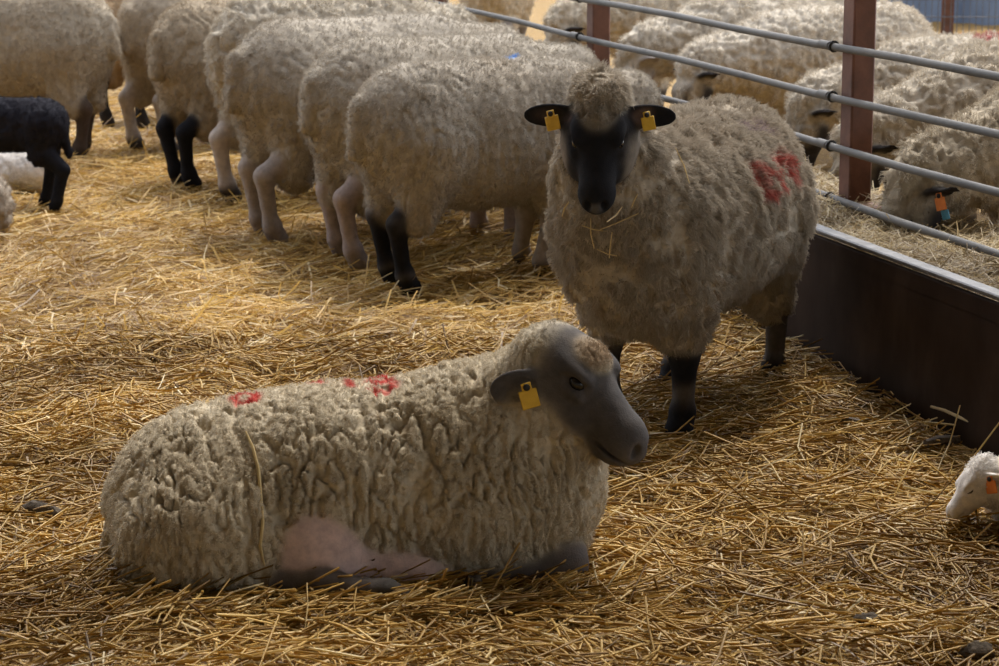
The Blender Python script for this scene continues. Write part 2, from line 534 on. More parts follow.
RAIL_Z = [on_plane(999, yy, RAIL_OFF)[2] for yy in (77.6, 136, 193.5, 254)]
POST_T = [plane_t(on_plane(855, 120, RAIL_OFF + .06)), plane_t(on_plane(597, 30, RAIL_OFF + .06))]
def build_fence():
    root = link('pipe_fence', None, label='grey galvanised pipe fence on rust brown posts above the trough', category='fence')
    root.location = tuple(wall_pt(0, RAIL_OFF))
    o = np.array(root.location)
    sp = POST_T[1] - POST_T[0]
    Rm = np.stack([UF, NF, [0, 0, 1]], 1)
    posts = [POST_T[0] - sp, POST_T[0], POST_T[1], POST_T[1] + sp]
    for pt in posts:
        m = MB()
        c = wall_pt(pt, RAIL_OFF + .066) - o
        m.box(c + np.array([0, 0, .68]), (.082, .075, 1.36), Rm, .006)
        p = m.build('post', M['rust'], root)
        fm = MB()
        fm.box(c + np.array([0, .0, RIM_Z - .035]) , (.30, .10, .10), Rm, .006)
        fm.build('base_plate', M['rust'], root, label='rust brown bracket at the foot of the post')
        for z in RAIL_Z:
            cm = MB()
            cc = wall_pt(pt + .036, RAIL_OFF) - o + np.array([0, 0, z])
            a = []
            for k in range(11):
                q = 2 * math.pi * k / 10
                a.append(cc +     .0150 * (NF * math.cos(q) + np.array([0, 0, 1]) * math.sin(q)))
            cm.tube(a, .0042, 6)
            cm.build('clamp', M['clamp'], root)
    for i, z in enumerate(RAIL_Z):
        m = MB()
        a0, a1 = T0, T1
        n = 26
        pts = [wall_pt(a0 + (a1 - a0) * k / n, RAIL_OFF, z + .004 * math.sin(k * 1.7 + i)) - o for k in range(n + 1)]
        m.tube(pts, .0120, 12)
        m.build('rail', M['pipe'], root)
        for pt in posts:
            j = MB()
            j.tube([wall_pt(pt + .06, RAIL_OFF, z) - o, wall_pt(pt + .13, RAIL_OFF, z) - o], .0138, 12)
            j.build('sleeve', M['pipe'], root)
build_fence()

# ------------------------------------------------------------------ wire fence and sheeting far behind
def build_back():
    y0 = 19.0
    x0, x1 = 2.4, 8.0
    root = link('wire_fence', None, label='grey welded wire mesh fence with a brown post in front of blue sheeting', category='fence')
    root.location = (x0, y0, 0)
    wires = MB()
    for k in range(int((x1 - x0) / .05) + 1):
        wires.tube([(k * .05, 0, .02), (k * .05, 0, 1.2)], .0035, 4, False)
    for k in range(9):
        wires.tube([(0, -.006, .05 + k * .14), (x1 - x0, -.006, .05 + k * .14)], .004, 4, False)
    wires.build('wire_mesh', M['wire'], root, kind='stuff')
    for xx in (499.5 - 499.5 + 0.02, (955 - 499.5) / 2449 * y0 - x0, 2.9, 4.4):
        p = MB(); p.box((xx, .05, .62), (.09, .07, 1.25), None, .006); p.build('post', M['rust'], root)
    sh = MB()
    n = 40
    V = []; F = []
    for i in range(n + 1):
        for z in (0., .45, .9, 1.35):
            V.append((x0 - .5 + (x1 - x0 + 1.5) * i / n, y0 + 1.1 + .06 * math.sin(i * 1.9) + .03 * math.sin(i * 4.1 + z * 3), z))
            V.append((V[-1][0], V[-1][1] + .012, z))
    for i in range(n):
        for k in range(3):
            a = i * 8 + k * 2; b = a + 8
            F.append((a, b, b + 2, a + 2)); F.append((a + 1, a + 3, b + 3, b + 1))
        a = i * 8 + 6; b = a + 8
        F.append((a, b, b + 1, a + 1))
    sh.add(V, F)
    sh.build('blue_sheeting', M['tarp'], label='blue grey sheeting hung behind the wire fence', category='sheeting')
build_back()

# ------------------------------------------------------------------ animals: bodies grown as one continuous surface
def rot(yaw=0, pitch=0, roll=0):
    """columns: local x, y, z axes; yaw about z, then pitch (positive = nose down), then roll"""
    cy, sy = math.cos(yaw), math.sin(yaw); cp, sp = math.cos(pitch), math.sin(pitch); cr, sr = math.cos(roll), math.sin(roll)
    Rz = np.array([[cy, -sy, 0], [sy, cy, 0], [0, 0, 1]])
    Ry = np.array([[cp, 0, sp], [0, 1, 0], [-sp, 0, cp]])
    Rx = np.array([[1, 0, 0], [0, cr, -sr], [0, sr, cr]])
    return Rz @ Ry @ Rx
D2R = math.pi / 180
def smin(a, b, k):
    h = np.clip(.5 + .5 * (b - a) / k, 0, 1)
    return b * (1 - h) + a * h - k * h * (1 - h)
class Body:
    GROUPS = ('wool', 'skin', 'hoof', 'face', 'udder')
    def __init__(s): s.p = []; s.frame = (np.eye(3), np.zeros(3), 1.0)
    def set_frame(s, R=None, o=None, sc=1.0):
        s.frame = (np.eye(3) if R is None else R, np.zeros(3) if o is None else np.array(o, float), sc)
    def _w(s, p):
        R, o, sc = s.frame
        return R @ (np.array(p, float) * sc) + o
    def ell(s, g, c, r, k=.03, R=None, sub=False):
        Rf, o, sc = s.frame
        RR = Rf if R is None else Rf @ R
        s.p.append(('e', g, s._w(c).astype(np.float32), (np.array(r, float) * sc).astype(np.float32), RR.astype(np.float32), k * sc, sub))
    def cone(s, g, a, b, r1, r2, k=.03, sub=False):
        sc = s.frame[2]
        s.p.append(('c', g, s._w(a).astype(np.float32), s._w(b).astype(np.float32), np.float32(r1 * sc), np.float32(r2 * sc), k * sc, sub))
    def eval_groups(s, P):
        G = {}
        for q in s.p:
            if q[0] == 'e':
                _, g, c, r, R, k, sub = q
                L = (P - c) @ R
                a = np.sqrt(((L / r) ** 2).sum(1)); b = np.sqrt(((L / (r * r)) ** 2).sum(1))
                d = a * (a - 1) / np.maximum(b, 1e-6)
            else:
                _, g, a, b, r1, r2, k, sub = q
                ab = b - a
                t = np.clip(((P - a) @ ab) / ab.dot(ab), 0, 1)
                d = np.sqrt(((P - a - t[:, None] * ab) ** 2).sum(1)) - (r1 + (r2 - r1) * t)
            if sub:
                if g in G: G[g] = -smin(-G[g], d, k)
            else:
                G[g] = d if g not in G else smin(G[g], d, k)
        return G
    def total(s, P, floor=-.02):
        G = s.eval_groups(P)
        d = None
        for g in s.GROUPS:
            if g in G: d = G[g] if d is None else smin(d, G[g], .018)
        if floor is not None: d = np.maximum(d, floor - P[:, 2])
        return d
    def bounds(s, pad=.05):
        lo = np.full(3, 9.); hi = -lo
        for q in s.p:
            if q[-1]: continue
            if q[0] == 'e':
                m = np.sqrt(((q[4] * q[3][None]) ** 2).sum(1))
                lo = np.minimum(lo, q[2] - m); hi = np.maximum(hi, q[2] + m)
            else:
                for c, r in ((q[2], q[4]), (q[3], q[5])):
                    lo = np.minimum(lo, c - r); hi = np.maximum(hi, c + r)
        return lo - pad, hi + pad

def axis_coords(lo, hi, h, fine=None):
    """even spacing h, with spacing hf between f0 and f1 where finer detail sits"""
    if fine is None: return np.arange(lo, hi + h, h)
    f0, f1, hf = fine
    out = [lo]
    while out[-1] < hi:
        x = out[-1]
        out.append(x + (hf if f0 - h <= x <= f1 else h))
    return np.array(out)
def surface(body, h, fine=None, floor=-.02):
    lo, hi = body.bounds()
    fine = fine or (None, None, None)
    ax = [axis_coords(lo[i], hi[i], h, fine[i]).astype(np.float32) for i in range(3)]
    n = [len(a) for a in ax]
    # coarse pass on every 4th coordinate, exact values only near the surface
    st = 4
    ci = [np.unique(np.concatenate([np.arange(0, m, st), [m - 1]])) for m in n]
    C = np.stack(np.meshgrid(*[ax[i][ci[i]] for i in range(3)], indexing='ij'), -1)
    dc = body.total(C.reshape(-1, 3), floor).reshape(C.shape[:3])
    D = dc
    for i in range(3):
        xs, xc = ax[i], ax[i][ci[i]]
        k = np.clip(np.searchsorted(xc, xs, side='right') - 1, 0, len(xc) - 2)
        w = ((xs - xc[k]) / (xc[k + 1] - xc[k])).astype(np.float32)
        sh = [1, 1, 1]; sh[i] = -1; w = w.reshape(sh)
        D = np.take(D, k, i) * (1 - w) + np.take(D, k + 1, i) * w
    D = np.ascontiguousarray(D, dtype=np.float32)
    idx = np.nonzero(np.abs(D) < h * 3.2)
    P = np.stack([ax[i][idx[i]] for i in range(3)], 1)
    for a in range(0, len(P), 200000):
        sl = slice(a, a + 200000)
        D[idx[0][sl], idx[1][sl], idx[2][sl]] = body.total(P[sl], floor)
    S = D < 0
    cnt = np.zeros([m - 1 for m in n], np.int8)
    corners = [(a, b, c) for a in (0, 1) for b in (0, 1) for c in (0, 1)]
    for a, b, c in corners: cnt += S[a:n[0] - 1 + a, b:n[1] - 1 + b, c:n[2] - 1 + c]
    I, J, K = np.nonzero((cnt > 0) & (cnt < 8))
    ids = np.full(cnt.shape, -1, np.int32); ids[I, J, K] = np.arange(len(I))
    acc = np.zeros((len(I), 3), np.float32); num = np.zeros(len(I), np.float32)
    B = [np.stack([ax[0][I + a], ax[1][J + b], ax[2][K + c]], 1) for a, b, c in corners]
    DV = [D[I + a, J + b, K + c] for a, b, c in corners]
    for e0 in range(8):
        for bit in (4, 2, 1):
            if e0 & bit: continue
            e1 = e0 | bit
            m = (DV[e0] < 0) != (DV[e1] < 0)
            t = DV[e0] / np.where(m, DV[e0] - DV[e1], 1)
            acc += np.where(m[:, None], B[e0] + (B[e1] - B[e0]) * t[:, None], 0); num += m
    V = acc / num[:, None]
    F = []
    for axi in range(3):
        a1, a2 = [(1, 2), (2, 0), (0, 1)][axi]
        sl0 = [slice(None)] * 3; sl1 = [slice(None)] * 3
        sl0[axi] = slice(0, -1); sl1[axi] = slice(1, None)
        E = S[tuple(sl0)] != S[tuple(sl1)]
        g = np.stack(np.nonzero(E), 1)
        ok = (g[:, a1] > 0) & (g[:, a2] > 0) & (g[:, a1] < n[a1] - 1) & (g[:, a2] < n[a2] - 1)
        g = g[ok]
        inside = S[g[:, 0], g[:, 1], g[:, 2]]
        q = []
        for o1, o2 in ((-1, -1), (0, -1), (0, 0), (-1, 0)):
            c = g.copy(); c[:, a1] += o1; c[:, a2] += o2
            q.append(ids[c[:, 0], c[:, 1], c[:, 2]])
        q = np.stack(q, 1)
        q = np.where(inside[:, None], q, q[:, ::-1])
        F.append(q)
    F = np.concatenate(F)
    F = F[(F >= 0).all(1)]
    return V, F
def vnormals(V, F):
    e1 = V[F[:, 2]] - V[F[:, 0]]; e2 = V[F[:, 3]] - V[F[:, 1]]
    fn = np.cross(e1, e2)
    N = np.zeros_like(V)
    for k in range(4):
        for i in range(3): N[:, i] += np.bincount(F[:, k], fn[:, i], len(V))
    return N / np.maximum(np.linalg.norm(N, axis=1), 1e-9)[:, None]
def relax(V, F, it=1, w=.5):
    for _ in range(it):
        A = np.zeros_like(V); c = np.zeros(len(V))
        for k in range(4):
            a, b = F[:, k], F[:, (k + 1) % 4]
            for i in range(3): A[:, i] += np.bincount(a, V[b, i], len(V)) + np.bincount(b, V[a, i], len(V))
            c += np.bincount(a, minlength=len(V)) + np.bincount(b, minlength=len(V))
        V = V * (1 - w) + w * (A / np.maximum(c, 1)[:, None]).astype(np.float32)
    return V
def sigm(x): return 1 / (1 + np.exp(-np.clip(x, -30, 30)))

def stroke_mask(P, N, dec):
    """paint sprayed on the wool: strokes drawn in a plane on the flank or back"""
    o, u, v, strokes, w = dec
    o, u, v = [np.array(a, float) for a in (o, u, v)]
    u /= np.linalg.norm(u); v = v - u * v.dot(u); v /= np.linalg.norm(v)
    nn = np.cross(u, v)
    Q = np.stack([(P - o) @ u, (P - o) @ v], 1)
    m = np.zeros(len(P))
    for st in strokes:
        st = np.array(st, float)
        for a, b in zip(st[:-1], st[1:]):
            ab = b - a
            t = np.clip(((Q - a) @ ab) / max(ab.dot(ab), 1e-9), 0, 1)
            d = np.linalg.norm(Q - a - t[:, None] * ab, axis=1)
            m = np.maximum(m, sigm((w - d) / (w * .22)))
    nzv = noise(P * 70, 91) * .5 + noise(P * 150, 92) * .35
    return m * (N @ nn > .1) * np.clip(.95 + nzv * .8, 0, 1)

def fleece_disp(P, kind, seed):
    """relief of the fleece: clefts between staples"""
    Wp = P + .012 * np.stack([noise(P * 16, seed + 1), noise(P * 16, seed + 2), noise(P * 16, seed + 3)], 1)
    if kind == 'cracked':
        K = P + .016 * np.stack([perlin(P * 9, seed + 31), perlin(P * 9, seed + 32), perlin(P * 9, seed + 33)], 1) + .005 * np.stack([perlin(P * 32, seed + 34)] * 3, 1)
        n1 = perlin(K * np.array([36, 12, 9.5]), seed + 4)
        n2 = perlin(K * np.array([62, 24, 20]), seed + 5)
        n3 = perlin(K * np.array([95, 45, 42]), seed + 6)
        st = np.clip(.75 + .9 * perlin(P * np.array([7, 5, 5]), seed + 7), .15, 1.1)
        return -.0165 * np.exp(-(n1 / .095) ** 2) * st - .0085 * np.exp(-(n2 / .115) ** 2) * st - .003 * np.exp(-(n3 / .16) ** 2) + .004 * perlin(P * np.array([16, 7, 7]), seed + 11)
    if kind == 'curly':
        q = np.stack([Wp[:, 0] * 30, Wp[:, 1] * 20, Wp[:, 2] * 16], 1)
        a = noise(q, seed + 4); b = noise(Wp * 40, seed + 5)
        return -.015 * np.exp(-(a / .2) ** 2) - .008 * np.exp(-(b / .2) ** 2) + .004 * noise(P * 70, seed + 6)
    if kind == 'shaggy':
        a = noise(np.stack([Wp[:, 0] * 22, Wp[:, 1] * 22, Wp[:, 2] * 13], 1), seed + 4); b = noise(Wp * 45, seed + 5)
        return -.010 * np.exp(-(a / .22) ** 2) - .005 * np.exp(-(b / .25) ** 2) + .004 * noise(P * 60, seed + 6)
    n1 = perlin(Wp * np.array([26, 12, 8]), seed + 4); n2 = perlin(Wp * np.array([50, 26, 20]), seed + 5)
    st = np.clip(.45 + 1.0 * perlin(P * 5, seed + 7), 0, 1.1)
    return -.011 * np.exp(-(n1 / .11) ** 2) * st - .004 * np.exp(-(n2 / .15) ** 2) + .004 * noise(P * 9, seed + 8)

def grow_fleece(name, V, F, N, wool, Cc, count, length, rad, lay, lock, seed, parent, npt=4):
    g = np.random.default_rng(seed)
    T = np.concatenate([F[:, [0, 1, 2]], F[:, [0, 2, 3]]])
    ar = np.linalg.norm(np.cross(V[T[:, 1]] - V[T[:, 0]], V[T[:, 2]] - V[T[:, 0]]), axis=1)
    wt = wool[T].mean(1)
    zc = V[T][:, :, 2].mean(1)
    p = ar * np.clip((wt - .25) / .5, 0, 1) * (zc > .004)
    if p.sum() <= 0: return
    cdf = np.cumsum(p); t = np.searchsorted(cdf, g.random(count) * cdf[-1]); t = np.minimum(t, len(T) - 1)
    r1 = np.sqrt(g.random(count)); r2 = g.random(count)
    w = np.stack([1 - r1, r1 * (1 - r2), r1 * r2], 1)[:, :, None]
    P = (V[T[t]] * w).sum(1); Nn = (N[T[t]] * w).sum(1); Cl = (Cc[T[t]] * w).sum(1); ww = (wool[T[t]][:, :, None] * w).sum(1)[:, 0]
    Nn /= np.maximum(np.linalg.norm(Nn, axis=1), 1e-6)[:, None]
    e = .006
    fr = lock
    base = noise(P * fr, seed + 50)
    gr = np.stack([noise((P + np.array([e, 0, 0])) * fr, seed + 50) - base, noise((P + np.array([0, e, 0])) * fr, seed + 50) - base, noise((P + np.array([0, 0, e])) * fr, seed + 50) - base], 1) / (e * fr)
    gr -= Nn * (gr * Nn).sum(1)[:, None]
    down = np.array([-.25, 0, -1.0]); flow = down - Nn * (Nn @ down)[:, None]
    tip = Nn + flow * lay + gr * .55 + g.normal(0, .22, (count, 3))
    tip /= np.linalg.norm(tip, axis=1)[:, None]
    L = length * g.uniform(.55, 1.15, count) * (1 + .35 * base) * np.clip(ww * 1.2, .35, 1)
    pts = []
    for k in range(npt):
        s = k / (npt - 1)
        d = Nn * (1 - s) + tip * s
        q = P - Nn * .002 + d * (L * s)[:, None]
        if 0 < k: q = q + g.normal(0, .0016, (count, 3)) * s
        pts.append(q)
    pts = np.stack(pts, 1).astype(np.float32)
    pts[:, :, 2] = np.maximum(pts[:, :, 2], .004)
    hc = bpy.data.hair_curves.new(name)
    hc.add_curves([npt] * count)
    hc.position_data.foreach_set('vector', pts.reshape(-1))
    ra = hc.attributes.get('radius') or hc.attributes.new('radius', 'FLOAT', 'POINT')
    prof = np.linspace(1, .35, npt)
    ra.data.foreach_set('value', np.tile(rad * prof, count).astype(np.float32))
    ca = hc.attributes.new('col', 'FLOAT_COLOR', 'POINT')
    var = g.uniform(.82, 1.12, (count, 1))
    Cv = np.concatenate([np.clip(Cl * var, 0, 1), np.ones((count, 1))], 1).astype(np.float32)
    ca.data.foreach_set('color', np.repeat(Cv, npt, 0).ravel())
    return link(name, hc, M['strand'], parent)

WOOL = np.array([.58, .50, .385])
def finish(name, body, pos, heading, scale, cols, h, fleece, props, fine=None, decals=(), hair=None, seed=1, extra=None, floor=-.02, patches=(), calm_at=None):
    root = link(name, None, **props)
    root.location = tuple(pos); root.rotation_euler = (0, 0, heading); root.scale = (scale,) * 3
    V, F = surface(body, h, fine, floor)
    V = relax(V, F, 1, .4)
    G = body.eval_groups(V)
    big = 9.0
    dist = {g: G.get(g, np.full(len(V), big)) for g in Body.GROUPS}
    Wt = {}
    tot = 0
    mn = np.minimum.reduce([dist[g] for g in Body.GROUPS])
    for g in Body.GROUPS:
        Wt[g] = np.exp(-(dist[g] - mn) / .004); tot = tot + Wt[g]
    for g in Wt: Wt[g] = Wt[g] / tot
    N = vnormals(V, F)
    wl = Wt['wool']
    disp = fleece_disp(V, fleece, seed * 13) * np.clip((wl - .3) / .5, 0, 1)
    if calm_at is not None: disp = disp * np.clip((np.linalg.norm(V - np.array(calm_at), axis=1) - .08) / .12, .25, 1)
    V2 = (V + N * disp[:, None]).astype(np.float32)
    C = np.zeros((len(V), 3))
    tone = .5 + .5 * noise(V * 4, seed + 70); tone2 = .5 + .5 * noise(V * 14, seed + 71)
    wc = np.array(cols.get('wool', WOOL)); wd = np.array(cols.get('wool_dirt', wc * np.array([.72, .66, .58])))
    mixv = np.clip(.55 * tone + .45 * tone2, 0, 1)[:, None] ** 1.4
    woolc = wc * (1 - mixv * cols.get('dirt', .6)) + wd * mixv * cols.get('dirt', .6)
    for g in Body.GROUPS:
        if g == 'wool': c = woolc
        else: c = np.tile(np.array(cols.get(g, (.05, .05, .05))), (len(V), 1))
        C += Wt[g][:, None] * c
    for (pc, pr, pcol, grp) in patches:              # coat markings: ellipsoidal patches of another colour
        d = np.sqrt((((V - np.array(pc)) / np.array(pr)) ** 2).sum(1)) + .18 * noise(V * 30, seed + 77)
        m = (sigm((1 - d) / .12) * (1 if grp is None else Wt[grp]))[:, None]
        C = C * (1 - m) + np.array(pcol) * m
    for dec, dcol in decals:
        m = (stroke_mask(V, N, dec) * wl)[:, None]
        C = C * (1 - m) + np.array(dcol) * m
    me = mesh_from(name + '_body', V2, F)
    set_col(me, C)
    link('body', me, M['coat'], root)
    if hair:
        N2 = vnormals(V2, F)
        Nh = N * .6 + N2 * .4
        grow_fleece('fleece', V2, F, Nh, wl * np.clip(1.15 + disp / .012, 0, 1), C, seed=seed, parent=root, **hair)
    if extra: extra(root)
    return root

def ear_frame(s, back, droop, face):
    X = np.array([-math.sin(back) * math.cos(droop), s * math.cos(back) * math.cos(droop), -math.sin(droop)])
    f, sd = face if hasattr(face, '__len__') else (face, 0.0)
    n = np.array([math.cos(f), s * sd, math.sin(f)]); n = n - X * X.dot(n); n /= np.linalg.norm(n)
    Y = -s * n
    return np.stack([X, Y, np.cross(X, Y)], 1)
EAR0 = (-.030, .062, .012)
def sheep_head(b, o, R, sc=1.0, cap=True, eh=1.0, ear_droop=.15, ear_back=.25, ears=True, e0=EAR0, el=1.0, ear_face=0.0):
    """R columns: nose direction, left, crown"""
    b.set_frame(R, o, sc)
    b.ell('face', (0, 0, 0), (.086, .069, .066), .03)
    b.cone('face', (.02, 0, .004), (.150, 0, -.012), .056, .038, .03)
    b.ell('face', (.172, 0, -.022), (.040, .037, .036), .03)
    b.cone('face', (.0, 0, -.045), (.155, 0, -.050), .058, .024, .03)
    for s in (1, -1):
        b.cone('face', (.015, .032 * s, -.030), (.075, .024 * s, -.034), .044, .038, .02)
        b.ell('face', (.044, .046 * s, .045), (.032, .016, .010), .022)
        b.ell('face', (.056, .064 * s, .028), (.020, .014, .013), .010, sub=True)
        b.ell('face', (.058, .052 * s, .012), (.024, .010, .008), .012)
        b.ell('face', (.204, .019 * s, -.010), (.015, .0080, .013), .006, rot(.5 * s, .5), sub=True)
        b.ell('face', (.170, .034 * s, -.040), (.048, .014, .0050), .005, rot(-.25 * s, .05), sub=True)
        if ears:
            Re = ear_frame(s, ear_back, ear_droop, ear_face)      # ear axis points sideways
            ee = np.array([e0[0], e0[1] * s, e0[2]])
            c = ee + Re @ np.array([.055 * el, 0, 0])
            b.ell('face', c, (.066 * el, .012, .033 * eh), .014, Re)
            off = Re @ np.array([.012, -.011 * s, 0])                  # hollow on the forward side
            b.ell('face', c + off, (.054 * el, .011, .025 * eh), .006, Re, sub=True)
    if cap:
        b.ell('wool', (-.062, 0, .036), (.072, .064, .058 if cap is True else cap), .03)
    b.set_frame()

def eye_parts(o, R, sc=1.0, sides=(1, -1), closed=False):
    def f(root):
        if closed:
            for s in sides:
                m = MB()
                m.tube([R @ (np.array([x, y * s, z]) * sc) + np.array(o) for x, y, z in ((.036, .0600, .024), (.050, .0610, .015), (.064, .0585, .014), (.078, .0530, .020))], [.001, .003, .003, .001], 6)
                m.build('closed_eyelid', M['dung'], root, label='dark line of the closed eye')
            return
        for s in sides:
            m = MB()
            c = R @ (np.array([.056, .0465 * s, .028]) * sc) + np.array(o)
            m.ball(c, np.array([.0165, .0130, .0130]) * sc, 12, 8, R)
            m.build('eye', M['eye'], root)
    return f
def ear_tag(o, R, s, mat, sc=1.0, droop=.15, back=.25, size=.036, along=.055, e0=EAR0, face=0.0):
    def f(root):
        Re = ear_frame(s, back, droop, face)
        e = np.array([e0[0], e0[1] * s, e0[2]]) + Re @ np.array([along, 0, 0])
        fw = Re @ np.array([0, -1.0 * s, 0])
        c = R @ ((e + fw * .017) * sc) + np.array(o)
        X = (R @ Re)[:, 0]; Z = np.array([0, 0, 1.0]); X = X - Z * X[2] * .7; X /= np.linalg.norm(X)
        Z = Z - X * X.dot(Z); Z /= np.linalg.norm(Z)
        Y = np.cross(Z, X)
        ti = .22 * s; X, Z = X * math.cos(ti) + Z * math.sin(ti), Z * math.cos(ti) - X * math.sin(ti)
        A = np.stack([X, Y, Z], 1)
        if Y.dot(R @ fw) < 0: out = -1.0
        else: out = 1.0
        m = MB()
        m.box(c + Y * out * .006 - Z * size * .45, (size, .003, size * 1.05), A, .0014)
        m.box(c + Y * out * .006 + Z * size * .22, (size * .55, .003, size * .5), A, .0014)
        t = m.build('ear_tag', mat, root, label='small plastic ear tag')
        st = MB(); st.ball(c + Y * out * .008 + Z * size * .22, (size * .2, .004, size * .2), 10, 6, A)
        st.build('stud', M['clamp'], t)
    return f
def chain(*fs):
    def f(root):
        for g in fs: g(root)
    return f

def standing(b, wide=1.0, deep=1.0, low=0.0, neck=((.36, 0, .60), (.52, 0, .78)), neck_r=(.165, .12), feet=None, tail=True, long=1.0, wz=.27):
    """trunk, neck and legs of a standing sheep; back about 0.8 m high"""
    w, d, l = wide, deep, long
    b.ell('wool', (.21 * l, 0, .53 - low), (.27, .20 * w, .235 * d), .08)
    b.ell('wool', (-.03, 0, .52 - low), (.36 * l, .235 * w, .25 * d), .08)
    b.ell('wool', (-.27 * l, 0, .55 - low), (.23, .205 * w, .225 * d), .08)
    b.cone('wool', neck[0], neck[1], neck_r[0], neck_r[1], .10)
    if tail:
        b.cone('wool', (-.47 * l, 0, .63), (-.505 * l, 0, .48), .045, .028, .03)
    feet = feet or {}
    for nm, s in (('fl', 1), ('fr', -1)):
        fx, fy = feet.get(nm, (.27 * l, .11 * s))
        tx = .24 * l
        kx = tx * .5 + fx * .5 + .01
        b.cone('wool', (tx, .11 * s, .42), (kx, (.11 * s + fy) / 2, .27), .105, .062, .05)
        b.cone('skin', (kx, (.11 * s + fy) / 2, .30), (kx, (.11 * s + fy * 2) / 3, .215), .046, .040, .02)
        b.cone('skin', (kx, (.11 * s + fy * 2) / 3, .215), (fx - .005, fy, .075), .036, .027, .02)
        b.ell('skin', (fx, fy, .075), (.034, .032, .03), .015)
        b.cone('hoof', (fx + .002, fy, .055), (fx + .022, fy, .022), .033, .038, .01)
    for nm, s in (('hl', 1), ('hr', -1)):
        fx, fy = feet.get(nm, (-.38 * l, .12 * s))
        hx = fx - .035
        b.cone('wool', (-.28 * l, .115 * s, .50), (-.325 * l, .115 * s, wz), .14, .07, .06)
        b.cone('skin', (-.30 * l, .12 * s, .34), (hx, (.12 * s + fy) / 2, .245), .050, .034, .025)
        b.cone('skin', (hx, (.12 * s + fy) / 2, .245), (fx - .005, fy, .075), .033, .026, .02)
        b.ell('skin', (fx, fy, .075), (.034, .032, .03), .015)
        b.cone('hoof', (fx + .002, fy, .055), (fx + .022, fy, .022), .033, .038, .01)

BLACK = (.016, .016, .019); DGREY = (.085, .078, .075); PALE = (.38, .335, .305); PINK = (.60, .43, .39)
RED = (.50, .055, .045)

# ------------------------------------------------------------------ the ewe lying in front
def ewe_lying():
    b = Body()
    b.ell('wool', (.0, .0, .165), (.435, .25, .215), .08)
    b.ell('wool', (.235, .0, .19), (.25, .205, .205), .08)
    b.ell('wool', (-.295, .0, .13), (.20, .22, .19), .08)
    b.ell('wool', (-.27, -.16, .09), (.20, .155, .165), .05)          # near haunch
    b.ell('wool', (.38, -.05, .14), (.11, .15, .14), .07)            # breast
    b.ell('wool', (.24, -.15, .14), (.16, .10, .13), .05)            # near shoulder
    b.cone('wool', (.325, -.02, .28), (.375, -.05, .352), .165, .122, .10)
    b.ell('wool', (.402, -.075, .425), (.06, .065, .05), .05)
    b.cone('wool', (.395, -.05, .26), (.44, -.075, .30), .10, .070, .08)   # throat
    b.cone('wool', (-.46, .03, .12), (-.48, .02, .05), .05, .035, .04)
    b.ell('udder', (-.075, -.200, .080), (.110, .094, .108), .03)
    b.ell('udder', (.080, -.195, .040), (.125, .068, .066), .04)
    b.cone('skin', (.21, -.215, .02), (.40, -.155, .045), .036, .055, .03)   # folded foreleg
    b.cone('skin', (.40, -.155, .045), (.37, -.13, .10), .055, .06, .03)
    b.cone('skin', (.40, .10, .045), (.24, .15, .03), .05, .035, .03)
    b.cone('skin', (-.14, -.26, .045), (-.06, -.295, .048), .04, .032, .03)   # hind shank along the straw
    b.cone('skin', (-.06, -.295, .048), (.055, -.335, .046), .032, .025, .02)
    b.cone('hoof', (.065, -.340, .044), (.105, -.350, .034), .030, .020, .01)
    R = rot(-37 * D2R, 35 * D2R, 3 * D2R); o = (.412, -.10, .428)
    EA = (.010, .064, -.010)
    sheep_head(b, o, R, 1.14, cap=False, ear_droop=.50, ear_back=.66, e0=EA, el=.76, ear_face=(.2, 1.3))
    b.set_frame(R, o, 1.14)
    b.ell('wool', (-.032, 0, -.002), (.060, .074, .058), .02)
    b.ell('wool', (.034, .0, .058), (.036, .036, .020), .012)
    b.set_frame()
    cols = dict(wool=(.60, .525, .40), wool_dirt=(.42, .345, .235), face=(.088, .080, .078), skin=(.12, .105, .10), hoof=(.05, .045, .04), udder=(.62, .47, .44), dirt=.75)
    ub, vb = (1, 0, 0), (0, .75, .66)
    def ring(cx, cy, rx, ry, a0=0, a1=360, n=12):
        return [(cx + rx * math.cos((a0 + (a1 - a0) * k / n) * D2R), cy + ry * math.sin((a0 + (a1 - a0) * k / n) * D2R)) for k in range(n + 1)]
    dec = ((.0, -.045, .400), ub, vb, [
        ring(-.215, .00, .022, .026),
        [(-.080, .040), (-.062, .034)],
        [(-.008, .040), (-.004, .005)],
        ring(.052, .036, .020, .018, 160, -100), ring(.060, -.002, .022, .020, 110, -160)], .0100)
    Rh = lambda p: tuple(R @ (np.array(p) * 1.14) + np.array(o))
    patches = [(Rh((.19, 0, -.03)), (.05, .05, .05), (.125, .112, .108), 'face'), (Rh((.03, 0, .07)), (.06, .06, .04), (.26, .18, .11), 'wool')]
    fine = ((.36, .76, .0036), (-.34, .10, .0036), (.20, .52, .0036))
    hair = dict(count=110000, length=.0065, rad=.0007, lay=.35, lock=80)
    root = finish('lying_ewe', b, (*gp(355, 565)[:2], 0.0), 3 * D2R, 1.05, cols, .0050, 'cracked',
           dict(label='cream ewe with grey face lying on the straw, red paint marks along its back', category='sheep'),
           fine, [(dec, RED)], hair, 3,
           chain(eye_parts(o, R, 1.14), ear_tag(o, R, -1, M['tag_yellow'], 1.14, .50, .66, .036, .030, EA, (.2, 1.3))), floor=-.02, patches=patches, calm_at=o)
    return root
ewe_lying()

